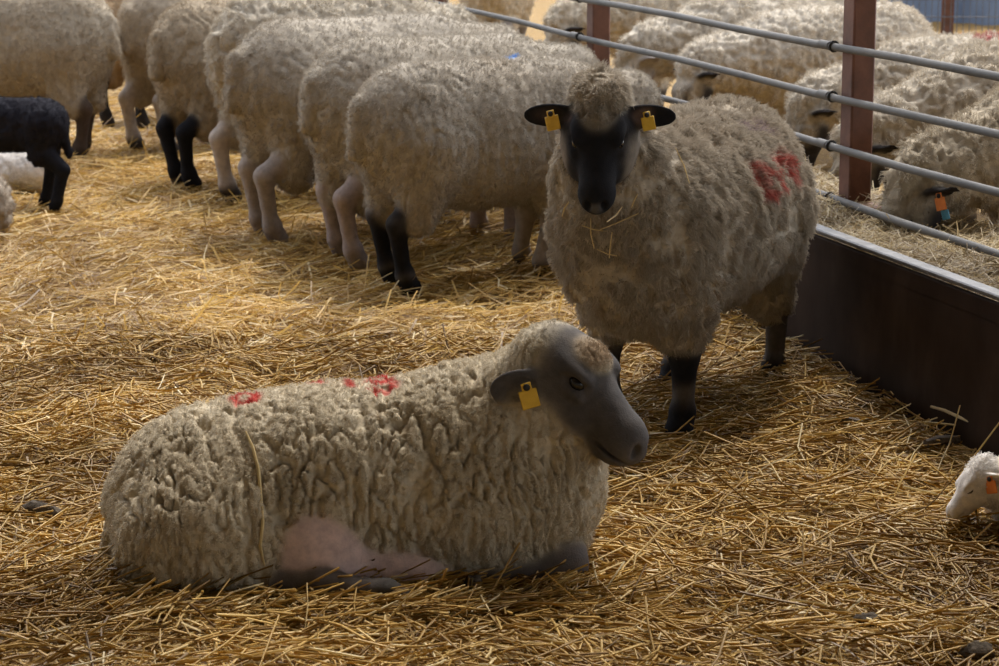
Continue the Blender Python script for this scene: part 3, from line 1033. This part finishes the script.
# ------------------------------------------------------------------ the ewe standing by the trough
def ewe_standing():
    b = Body()
    standing(b, wide=1.14, deep=1.10, low=-.02, neck=((.34, 0, .58), (.52, -.01, .76)), neck_r=(.20, .115),
             feet={'fl': (.29, .12), 'fr': (.20, -.13), 'hl': (-.35, .13), 'hr': (-.22, -.12)})
    b.ell('wool', (.32, 0, .50), (.20, .19, .23), .08)
    hd = -117 * D2R
    yaw = (-95 * D2R) - hd
    R = rot(yaw, 50 * D2R, 0); o = (.620, .028, .832)
    b.ell('wool', (.46, 0, .68), (.14, .14, .17), .08)
    sheep_head(b, o, R, 1.06, ear_droop=.14, ear_back=.05, el=.95, ear_face=.75, eh=.82)
    b.set_frame(R, o, 1.06)
    b.ell('wool', (.002, 0, .054), (.042, .038, .022), .02)
    for s_ in (1, -1): b.ell('face', (.010, .044 * s_, -.042), (.085, .040, .050), .04)
    b.set_frame()
    cols = dict(wool=(.46, .405, .33), wool_dirt=(.30, .24, .17), face=BLACK, skin=(.115, .10, .092), hoof=BLACK, dirt=.8)
    def loc(h, l, z): return (h, l, z)
    Rh = lambda p: tuple(R @ (np.array(p) * 1.06) + np.array(o))
    GREYF = (.20, .17, .14)
    patches = [(Rh((.215, 0, -.012)), (.018, .022, .016), (.075, .07, .07), 'face'), (Rh((.045, .085, -.050)), (.065, .045, .06), GREYF, 'face'), (Rh((.045, -.085, -.050)), (.065, .045, .06), GREYF, 'face'), (Rh((-.016, .115, .020)), (.022, .048, .022), (.14, .10, .09), 'face'), (Rh((-.016, -.115, .020)), (.022, .048, .022), (.14, .10, .09), 'face'),
               ((.29, .12, .185), (.07, .07, .05), BLACK, 'skin'), ((.20, -.13, .185), (.07, .07, .05), BLACK, 'skin'),
               ((.30, .12, .03), (.08, .08, .065), BLACK, None), ((-.35, .13, .03), (.08, .08, .06), BLACK, None), ((.2, -.13, .03), (.08, .08, .06), BLACK, None), ((-.22, -.12, .03), (.08, .08, .06), BLACK, None)]
    dec = ((-.06, .26, .66), (-1, 0, 0), (0, -.25, 1), [
        [(-.13, .035), (-.12, -.045)], [(-.12, -.04), (-.07, -.05)], [(-.10, .03), (-.06, .01), (-.10, -.01)],
        [(.0, .04), (-.015, -.04)], [(.0, .04), (.05, .03)], [(.085, .045), (.095, -.03)], [(.085, .045), (.14, .01), (.13, -.03)]], .015)
    dec2 = ((-.10, .16, .78), (-1, 0, 0), (0, -.9, .4), [[(-.05, .02), (.02, -.01)], [(.05, .02), (.09, -.02)]], .010)
    fine = ((.46, .90, .0038), (-.28, .28, .0038), (.58, .98, .0038))
    hair = dict(count=90000, length=.022, rad=.0010, lay=.75, lock=42)
    pos = gp(682, 437); hv = np.array([math.cos(hd), math.sin(hd), 0]); lv = np.array([-math.sin(hd), math.cos(hd), 0])
    pos = pos - hv * .29 - lv * .12
    return finish('standing_ewe', b, (pos[0], pos[1], 0.0), hd, 1.0, cols, .0075, 'shaggy',
           dict(label='black faced ewe standing and looking out, yellow tags in both ears', category='sheep'),
           fine, [(dec, (.42, .10, .08)), (dec2, (.30, .22, .24))], hair, 5,
           chain(eye_parts(o, R, 1.06), ear_tag(o, R, -1, M['tag_yellow'], 1.06, .14, .05, .034, .045, EAR0, .75), ear_tag(o, R, 1, M['tag_yellow'], 1.06, .14, .05, .032, .045, EAR0, .75)), patches=patches)
ewe_standing()

# ------------------------------------------------------------------ ewes feeding at the trough on the near side
def hind_place(px, py, heading, hx=-.38, scale=1.0):
    p = gp(px, py)
    return (p[0] - math.cos(heading) * hx * scale, p[1] - math.sin(heading) * hx * scale, 0.0)
FAR_SK = (.74, 0, .47)
def feeding_ewe(name, label, pos, heading, scale, skin, face, wool, seed, h=.013, kind='plain', hair_n=22000, hair_l=.016, wide=1.0, deep=1.0,
                feet=None, decals=(), skull=(.66, 0, .52), pitch=65, yaw=0, patches=(), dirt=.6, wool_dirt=None, tags=(), group=None, low=0.0, long=1.0, ears=True, lock=42, hoof=None, wz=.265, woolly=False):
    b = Body()
    standing(b, wide, deep, low, neck=((.36 * long, 0, .57), (skull[0] - .07, skull[1], skull[2] + .08)), neck_r=(.165, .115), feet=feet, long=long, wz=wz)
    R = rot(yaw * D2R, pitch * D2R, 0)
    sheep_head(b, skull, R, 1.0, ears=ears, ear_droop=.25, ear_back=.3)
    if woolly:
        b.set_frame(R, skull); b.ell('wool', (.015, 0, .012), (.085, .076, .070), .02); b.set_frame()
    cols = dict(wool=wool, face=face, skin=skin, hoof=hoof or (.05, .042, .038), dirt=dirt)
    if wool_dirt: cols['wool_dirt'] = wool_dirt
    props = dict(label=label, category='sheep')
    if group: props['group'] = group
    parts = [eye_parts(skull, R)]
    for k, (s, mt) in enumerate(tags): parts.append(ear_tag(skull, R, s, mt, 1.0, .25, .3, .034 - .008 * k, .055 - .03 * k, (EAR0[0] + .02 * k, EAR0[1] + .02 * k, EAR0[2] - .04 * k)))
    fine = None
    hair = dict(count=hair_n, length=hair_l, rad=.0013, lay=.5, lock=lock) if hair_n else None
    return finish(name, b, pos, heading, scale, cols, h, kind, props, fine, decals, hair, seed, chain(*parts), patches=patches)

HC = 30 * D2R
feeding_ewe('feeding_ewe', 'full fleeced ewe with black hind legs feeding behind the black faced ewe', hind_place(388, 290, HC), HC, 1.0,
            PALE, DGREY, (.44, .398, .338), 11, .010, 'plain', 34000, .014, 1.0, 1.05, dirt=.7,
            feet={'hl': (-.33, .10), 'hr': (-.37, -.11), 'fl': (.22, .11), 'fr': (.18, -.1)},
            patches=[((-.33, .11, .15), (.16, .09, .24), BLACK, 'skin'), ((-.36, -.11, .15), (.16, .09, .24), BLACK, 'skin'), ((-.35, 0, .03), (.15, .2, .07), BLACK, 'hoof')],
            decals=[(((.12, .0, .775), (1, 0, 0), (0, 1, 0), [[(-.02, -.01), (.02, .012)]], .012), (.10, .28, .62))])
HD = 34 * D2R
feeding_ewe('feeding_ewe', 'cream ewe with pinkish white hind legs, rump beside the black legged ewe', hind_place(346, 263, HD), HD, 1.06,
            (.38, .31, .29), PALE, (.44, .398, .336), 12, .011, 'plain', 26000, .014, 1.0, 1.06, dirt=.65, feet={'hl': (-.33, .11), 'hr': (-.40, -.12)}, hoof=(.30, .25, .23), low=.015, wz=.235)
HE = 34 * D2R
feeding_ewe('feeding_ewe', 'tall cream ewe with bare white shanks between two feeding ewes', hind_place(276, 240, HE), HE, 1.11,
            (.38, .33, .305), PALE, (.44, .396, .333), 13, .012, 'plain', 24000, .014, 1.0, 1.05, dirt=.65, feet={'hl': (-.35, .11), 'hr': (-.41, -.10)}, hoof=(.30, .25, .23), low=.015, wz=.24)
feeding_ewe('feeding_ewe', 'curly backed ewe with red paint marks standing behind the tall cream ewe', hind_place(256, 205, 40 * D2R), 40 * D2R, 1.14,
            (.52, .45, .40), PALE, (.53, .475, .39), 14, .012, 'curly', 20000, .02, 1.0, 1.08, dirt=.5,
            decals=[(((.05, -.06, .80), (1, 0, 0), (0, 1, .2), [[(-.10, 0), (-.07, .03)], [(-.02, -.01), (.03, .02)], [(.07, .02), (.11, -.02), (.08, .04)]], .016), RED)])
feeding_ewe('feeding_ewe', 'brown rumped ewe with black hind legs standing in the sunlit straw', hind_place(187, 187, 40 * D2R), 42 * D2R, 1.07,
            BLACK, DGREY, (.40, .335, .25), 15, .012, 'plain', 22000, .014, 1.0, 1.05, dirt=.7, feet={'hl': (-.37, .07), 'hr': (-.40, -.07)}, hoof=BLACK, skull=(.68, 0, .66), pitch=40)
feeding_ewe('feeding_ewe', 'pale ewe with white hind legs behind the brown rumped ewe', hind_place(154, 152, 45 * D2R), 48 * D2R, 1.1,
            (.48, .42, .37), PALE, (.46, .395, .31), 16, .013, 'plain', 18000, .014, 1.0, 1.08, dirt=.6, skull=(.68, 0, .68), pitch=40)
feeding_ewe('feeding_ewe', 'dark legged brownish ewe half hidden in the gap beside the pale ewe', hind_place(122, 128, 60 * D2R), 62 * D2R, 1.0,
            (.03, .026, .024), DGREY, (.40, .29, .18), 17, .014, 'plain', 14000, .014, 1.0, 1.05, dirt=.8)
feeding_ewe('rear_ewe', 'woolly ewe with brown shanks, rump beside the black lamb', hind_place(88, 160, 165 * D2R), 165 * D2R, 1.08,
            (.075, .052, .038), DGREY, (.45, .39, .305), 18, .012, 'plain', 26000, .015, 1.08, 1.1, dirt=.7, feet={'hl': (-.36, .1), 'hr': (-.28, -.12)})

# ------------------------------------------------------------------ ewes feeding from the other side of the trough
def skull_place(px, py, heading, z, scale=1.0, sk=(.74, .47)):
    p = gp(px, py, z)
    return (p[0] - math.cos(heading) * sk[0] * scale, p[1] - math.sin(heading) * sk[0] * scale, 0.0)
far = [
    # px, py of the head, heading, scale, wool, fleece, label, decals, tags
    (912, 203, 206, 1.07, (.46, .40, .31), 'curly', 'shaggy ewe bending to the hay with orange and blue ear tags', (), ((1, M['tag_orange']), (1, M['tag_blue']))),
    (858, 160, 204, 1.08, (.54, .48, .39), 'curly', 'wavy fleeced ewe feeding just behind the near rusty post', (), ()),
    (806, 122, 204, 1.0, (.60, .54, .45), 'curly', 'pale ewe with a red looped number on its back behind the rails',
        [(((-.05, .0, .80), (1, 0, 0), (0, 1, 0), [[(.06, .05), (.02, .07), (-.02, .04), (.02, .01), (.06, .05)], [(.02, .01), (-.05, -.01), (-.08, .02), (-.05, .05), (.02, .01)], [(-.02, -.06), (-.07, -.10), (.02, -.10)]], .011), (.40, .12, .11)),
         (((.25, .17, .70), (1, 0, 0), (0, -.6, .8), [[(-.04, 0), (.04, .01)], [(.0, .04), (.06, .04)]], .016), (.36, .13, .12))], ()),
    (692, 84, 208, 1.03, (.62, .56, .47), 'curly', 'thick fleeced ewe behind the rails feeding midway between the two rusty posts', (), ()),
    (634, 68, 210, 1.08, (.60, .54, .45), 'curly', 'ewe with a curled woolly poll right beside the farther rusty post', (), ()),
    (560, 38, 210, 1.12, (.64, .57, .46), 'curly', 'white backed ewe with red marks behind the farther rusty post',
        [(((-.05, .0, .80), (1, 0, 0), (0, 1, 0), [[(.06, .05), (.02, .07), (-.02, .04)], [(-.06, .05), (-.10, .0)]], .014), (.42, .10, .09))], ()),
]
for i, (px, py, hd, sc, wool, kind, lab, dec, tags) in enumerate(far):
    H = hd * D2R
    sk = (.74, 0, .435) if i < 2 else FAR_SK
    pos = skull_place(px, py, H, sk[2] * sc, sc)
    feeding_ewe('hay_feeding_ewe', lab, pos, H, sc, (.10, .085, .075), (.032, .028, .027) if i != 4 else PALE, wool, 30 + i, .012, kind, 20000, .02, 1.04, 1.05,
                decals=dec, tags=tags, dirt=.55, skull=sk, pitch=76, woolly=True)
feeding_ewe('rear_ewe', 'pale ewe standing apart far beyond the upper rail, tail towards the pen', (*gp(500, 60)[:2], 0.0), 80 * D2R, 1.0, (.2, .17, .15), DGREY, (.60, .53, .42), 41, .014, 'curly', 14000, .02, 1.0, 1.05)

# ------------------------------------------------------------------ lambs
def lamb_body(b, feet, head_o, head_R, hs=.62, z=.36, ears=True):
    b.ell('wool', (.10, 0, z - .01), (.13, .10, .115), .04)
    b.ell('wool', (-.02, 0, z - .01), (.18, .105, .115), .04)
    b.ell('wool', (-.13, 0, z - .005), (.115, .105, .115), .04)
    b.cone('wool', (.15, 0, z + .03), tuple(np.array(head_o) * .75 + np.array((.15, 0, z + .03)) * .25), .075, .05, .04)
    b.cone('wool', (-.21, 0, z + .04), (-.245, .005, z - .13), .022, .016, .02)
    for nm, s in (('fl', 1), ('fr', -1)):
        fx, fy = feet[nm]
        b.cone('wool', (.12, .055 * s, z - .02), (.13, .05 * s, z - .14), .055, .032, .03)
        b.cone('skin', (.13, .05 * s, z - .12), (.135, (.05 * s + fy) / 2, .14), .036, .029, .015)
        b.cone('skin', (.135, (.05 * s + fy) / 2, .14), (fx, fy, .04), .027, .022, .01)
        b.cone('hoof', (fx, fy, .035), (fx + .012, fy, .014), .024, .026, .008)
    for nm, s in (('hl', 1), ('hr', -1)):
        fx, fy = feet[nm]
        b.cone('wool', (-.14, .05 * s, z), (-.13, .055 * s, z - .13), .085, .052, .03)
        b.cone('skin', (-.13, .055 * s, z - .10), (fx - .03, (.05 * s + fy) / 2, .17), .048, .032, .02)
        b.cone('skin', (fx - .03, (.05 * s + fy) / 2, .17), (fx, fy, .04), .030, .023, .01)
        b.cone('hoof', (fx, fy, .035), (fx + .012, fy, .014), .024, .026, .008)
    sheep_head(b, head_o, head_R, hs, cap=True, ears=ears)

def black_lamb():
    b = Body()
    R = rot(10 * D2R, 25 * D2R); o = (.27, .0, .46)
    lamb_body(b, {'fl': (.13, .05), 'fr': (.10, -.05), 'hl': (-.20, .05), 'hr': (-.12, -.05)}, o, R)
    K = (.017, .018, .024)
    cols = dict(wool=(.022, .023, .032), wool_dirt=(.03, .02, .018), face=K, skin=K, hoof=K, dirt=.4)
    H = 172 * D2R
    finish('black_lamb', b, hind_place(52, 208, H, -.16), H, 1.0, cols, .0085, 'plain',
           dict(label='small black lamb standing on the straw below the brown shanked ewe', category='lamb'), None, (), dict(count=9000, length=.008, rad=.0010, lay=.6, lock=60), 51, eye_parts(o, R, .62))
black_lamb()

def lying_lamb(name, label, pos, heading, scale, cols, seed, R, o, hair_n, tag=None, h=.008, fine=None, ears=(.35, .5), hs=.62):
    b = Body()
    b.ell('wool', (.0, 0, .085), (.22, .11, .105), .04)
    b.ell('wool', (-.14, 0, .08), (.11, .12, .10), .04)
    b.ell('wool', (.15, 0, .09), (.10, .095, .095), .04)
    b.ell('wool', (-.11, -.08, .06), (.10, .06, .08), .03)
    b.cone('wool', (.17, 0, .12), tuple(np.array(o) * .8 + np.array((.17, 0, .12)) * .2), .075, .05, .04)
    b.cone('skin', (-.08, -.12, .02), (.06, -.15, .02), .03, .02, .02)
    b.cone('hoof', (.06, -.15, .02), (.085, -.155, .016), .021, .017, .008)
    b.cone('skin', (.10, -.09, .03), (.22, -.09, .025), .035, .028, .02)
    b.cone('skin', (.22, -.09, .025), (.12, -.12, .02), .026, .02, .02)
    sheep_head(b, o, R, hs, cap=.045, ear_droop=ears[0], ear_back=ears[1])
    ex = [eye_parts(o, R, hs, closed=bool(tag))]
    if tag: ex.append(ear_tag(o, R, tag[0], tag[1], hs, ears[0], ears[1], .030, .035))
    return finish(name, b, pos, heading, scale, cols, h, 'plain', dict(label=label, category='lamb'), fine, (), dict(count=hair_n, length=.009, rad=.0010, lay=.6, lock=60) if hair_n else None, seed, chain(*ex))
WHITE = dict(wool=(.86, .83, .79), wool_dirt=(.66, .58, .52), face=(.84, .79, .75), skin=(.70, .60, .55), hoof=(.3, .24, .2), dirt=.5)
lying_lamb('white_lamb', 'white lamb lying on the straw behind the black lamb', (*gp(6, 190)[:2], 0), 192 * D2R, 1.0, WHITE, 55, rot(.4, .5), (.24, -.02, .17), 6000)
pv = gp(985, 505)
Rv = rot(18 * D2R, 44 * D2R, 6 * D2R); ov = (.285, .01, .125)
Hv = 180 * D2R
pvx = gp(977, 482, .115)
lying_lamb('white_lamb', 'white lamb asleep against the trough with an orange tag in its ear', (pvx[0] + ov[0] * .92, pvx[1] + ov[1], 0), Hv, .92, WHITE, 56, Rv, ov, 14000, (1, M['tag_orange']), .0042, hs=.54)

def edge_sheep():
    b = Body()
    b.ell('wool', (.0, .0, .14), (.40, .20, .17), .08)
    b.ell('wool', (-.28, .0, .13), (.17, .19, .16), .08)
    b.ell('wool', (.25, .0, .16), (.2, .17, .17), .08)
    b.cone('wool', (.32, 0, .24), (.42, 0, .36), .12, .09, .08)
    b.cone('skin', (.2, .16, .03), (.38, .14, .03), .04, .045, .03)
    b.cone('skin', (-.2, .18, .03), (.0, .22, .02), .04, .03, .03)
    b.cone('hoof', (.0, .22, .02), (.04, .23, .016), .028, .02, .01)
    R = rot(.3, .6); o = (.46, 0, .38)
    sheep_head(b, o, R, .95)
    p = gp(15, 240)
    finish('lying_sheep', b, (p[0] - .45, p[1], 0), math.pi, 1.0, dict(wool=(.46, .40, .33), face=DGREY, skin=DGREY), .013, 'curly',
           dict(label='woolly rump of a sheep lying on the straw below the black lamb', category='sheep'), None, (), dict(count=12000, length=.012, rad=.0013, lay=.4, lock=50), 57, eye_parts(o, R, .95))
edge_sheep()

# ------------------------------------------------------------------ small things: stalks in the fleece, clods, a stick
from mathutils.bvhtree import BVHTree
bpy.context.view_layer.update()
def world_bvh(root):
    bo = [c for c in root.children if c.name.startswith('body')][0]
    me = bo.data
    n = len(me.vertices)
    co = np.empty(n * 3, np.float32); me.vertices.foreach_get('co', co)
    co = co.reshape(-1, 3)
    Mx = np.array(bo.matrix_world)
    co = co @ Mx[:3, :3].T + Mx[:3, 3]
    fi = np.empty(len(me.loops), np.int32); me.loops.foreach_get('vertex_index', fi)
    return BVHTree.FromPolygons([Vector(v) for v in co], fi.reshape(-1, 4).tolist())
def surface_point(bvh, px, py):
    d = Vector(ray(px, py)).normalized()
    loc, nrm, _, _ = bvh.ray_cast(Vector((0, 0, CAM_H)), d)
    return loc, nrm
EWE_B = bpy.data.objects['standing_ewe']; EWE_A = bpy.data.objects['lying_ewe']
bvB = world_bvh(EWE_B)
for (x0, y0, x1, y1) in ((598, 244, 602, 215), (603, 213, 617, 205), (607, 226, 636, 212), (585, 222, 600, 224), (579, 200, 586, 222), (634, 210, 640, 190), (597, 246, 618, 248), (556, 150, 553, 182), (668, 150, 684, 182), (740, 300, 752, 318), (612, 228, 614, 250), (574, 205, 570, 218)):
    a, na = surface_point(bvB, x0, y0); c, nc = surface_point(bvB, x1, y1)
    if a is None or c is None: continue
    a = a + na * .024; c = c + nc * .030
    mid = (a + c) / 2 + (na + nc) * .003
    if (a - c).length > .14: continue
    m = MB(); m.tube([np.array(a) - np.array(mid), (0, 0, 0), np.array(c) - np.array(mid)], [.0014, .0018, .0012], 5)
    o = m.build('straw_stalk', M['pale_straw'], smooth=False, label='pale straw stalk caught in the wool of the black faced ewe', category='straw', group='stalks caught in the standing ewe')
    o.location = mid
bvA = world_bvh(EWE_A)
pts = []
for px, py in ((248, 432), (253, 448), (259, 470), (262, 495), (261, 520), (260, 545), (263, 566)):
    p, n_ = surface_point(bvA, px, py)
    if p is not None: pts.append(np.array(EWE_A.matrix_world.inverted() @ (p + n_ * .006)))
if len(pts) > 2:
    m = MB(); m.tube(pts, [.002] + [.0034] * (len(pts) - 2) + [.0018], 6)
    m.build('loose_wool_lock', M['pale_straw'], EWE_A, label='long loose lock of wool hanging over the haunch')

def clod(name, px, py, size, rz, label, mat, seed):
    p = gp(px, py)
    m = MB(); m.ball((0, 0, 0), (1, 1, 1), 18, 12)
    V = np.array(m.V); d = 1 + .22 * noise(V * 2.2, seed) + .12 * noise(V * 5, seed + 1)
    V = V * d[:, None] * np.array(size)
    m.V = [tuple(v) for v in V]
    o = m.build(name, mat, label=label, category='dung')
    o.location = (p[0], p[1], float(ground_h(np.array([p[0]]), np.array([p[1]]))[0]) + size[2] * .7 + .020)
    o.rotation_euler = (0, 0, rz)
clod('dung_clod', 42, 518, (.058, .026, .024), -.5, 'long dark dried dung clod on straw beside the lying ewe rump', M['dung'], 201)
clod('dung_clod', 473, 606, (.020, .018, .024), .3, 'small upright dark clod on straw below the lying ewe', M['dung'], 205)
clod('dung_clod', 867, 628, (.030, .020, .016), .2, 'flat grey clod on open straw below the sleeping lamb', M['dung'], 209)
clod('dung_clod', 978, 662, (.035, .022, .018), .1, 'round dark clod farther from the lying ewe than the flat grey clod', M['dung'], 213)
def stick(pxa, pxb, r, label, mat, name='stick', lift=.03):
    a = gp(*pxa); c = gp(*pxb); mid = (a + c) / 2
    mid[2] = float(ground_h(np.array([mid[0]]), np.array([mid[1]]))[0]) + lift
    d = (c - a) / 2
    m = MB(); m.tube([-d, -d * .3 + np.array([0, 0, .004]), d * .4 + np.array([0, 0, .002]), d], [r * .8, r, r * .95, r * .7], 8)
    o = m.build(name, mat, label=label, category='stick' if name == 'stick' else 'straw'); o.location = tuple(mid)
M['wood'] = simple_mat('weathered_wood', [(.3, (.07, .055, .042)), (.7, (.17, .14, .11))], 30, .85, 0, .4, stretch=(1, 4, 1))
stick((820, 437), (862, 441), .009, 'short weathered grey stick lying in straw near the trough', M['wood'])
stick((925, 462), (958, 458), .014, 'thick dark stick in straw beside the sleeping lamb', M['wood'])
stick((930, 439), (968, 455), .0045, 'thick pale stalk leaning at the trough foot by the sleeping lamb', M['pale_straw'], 'straw_stalk', .05)
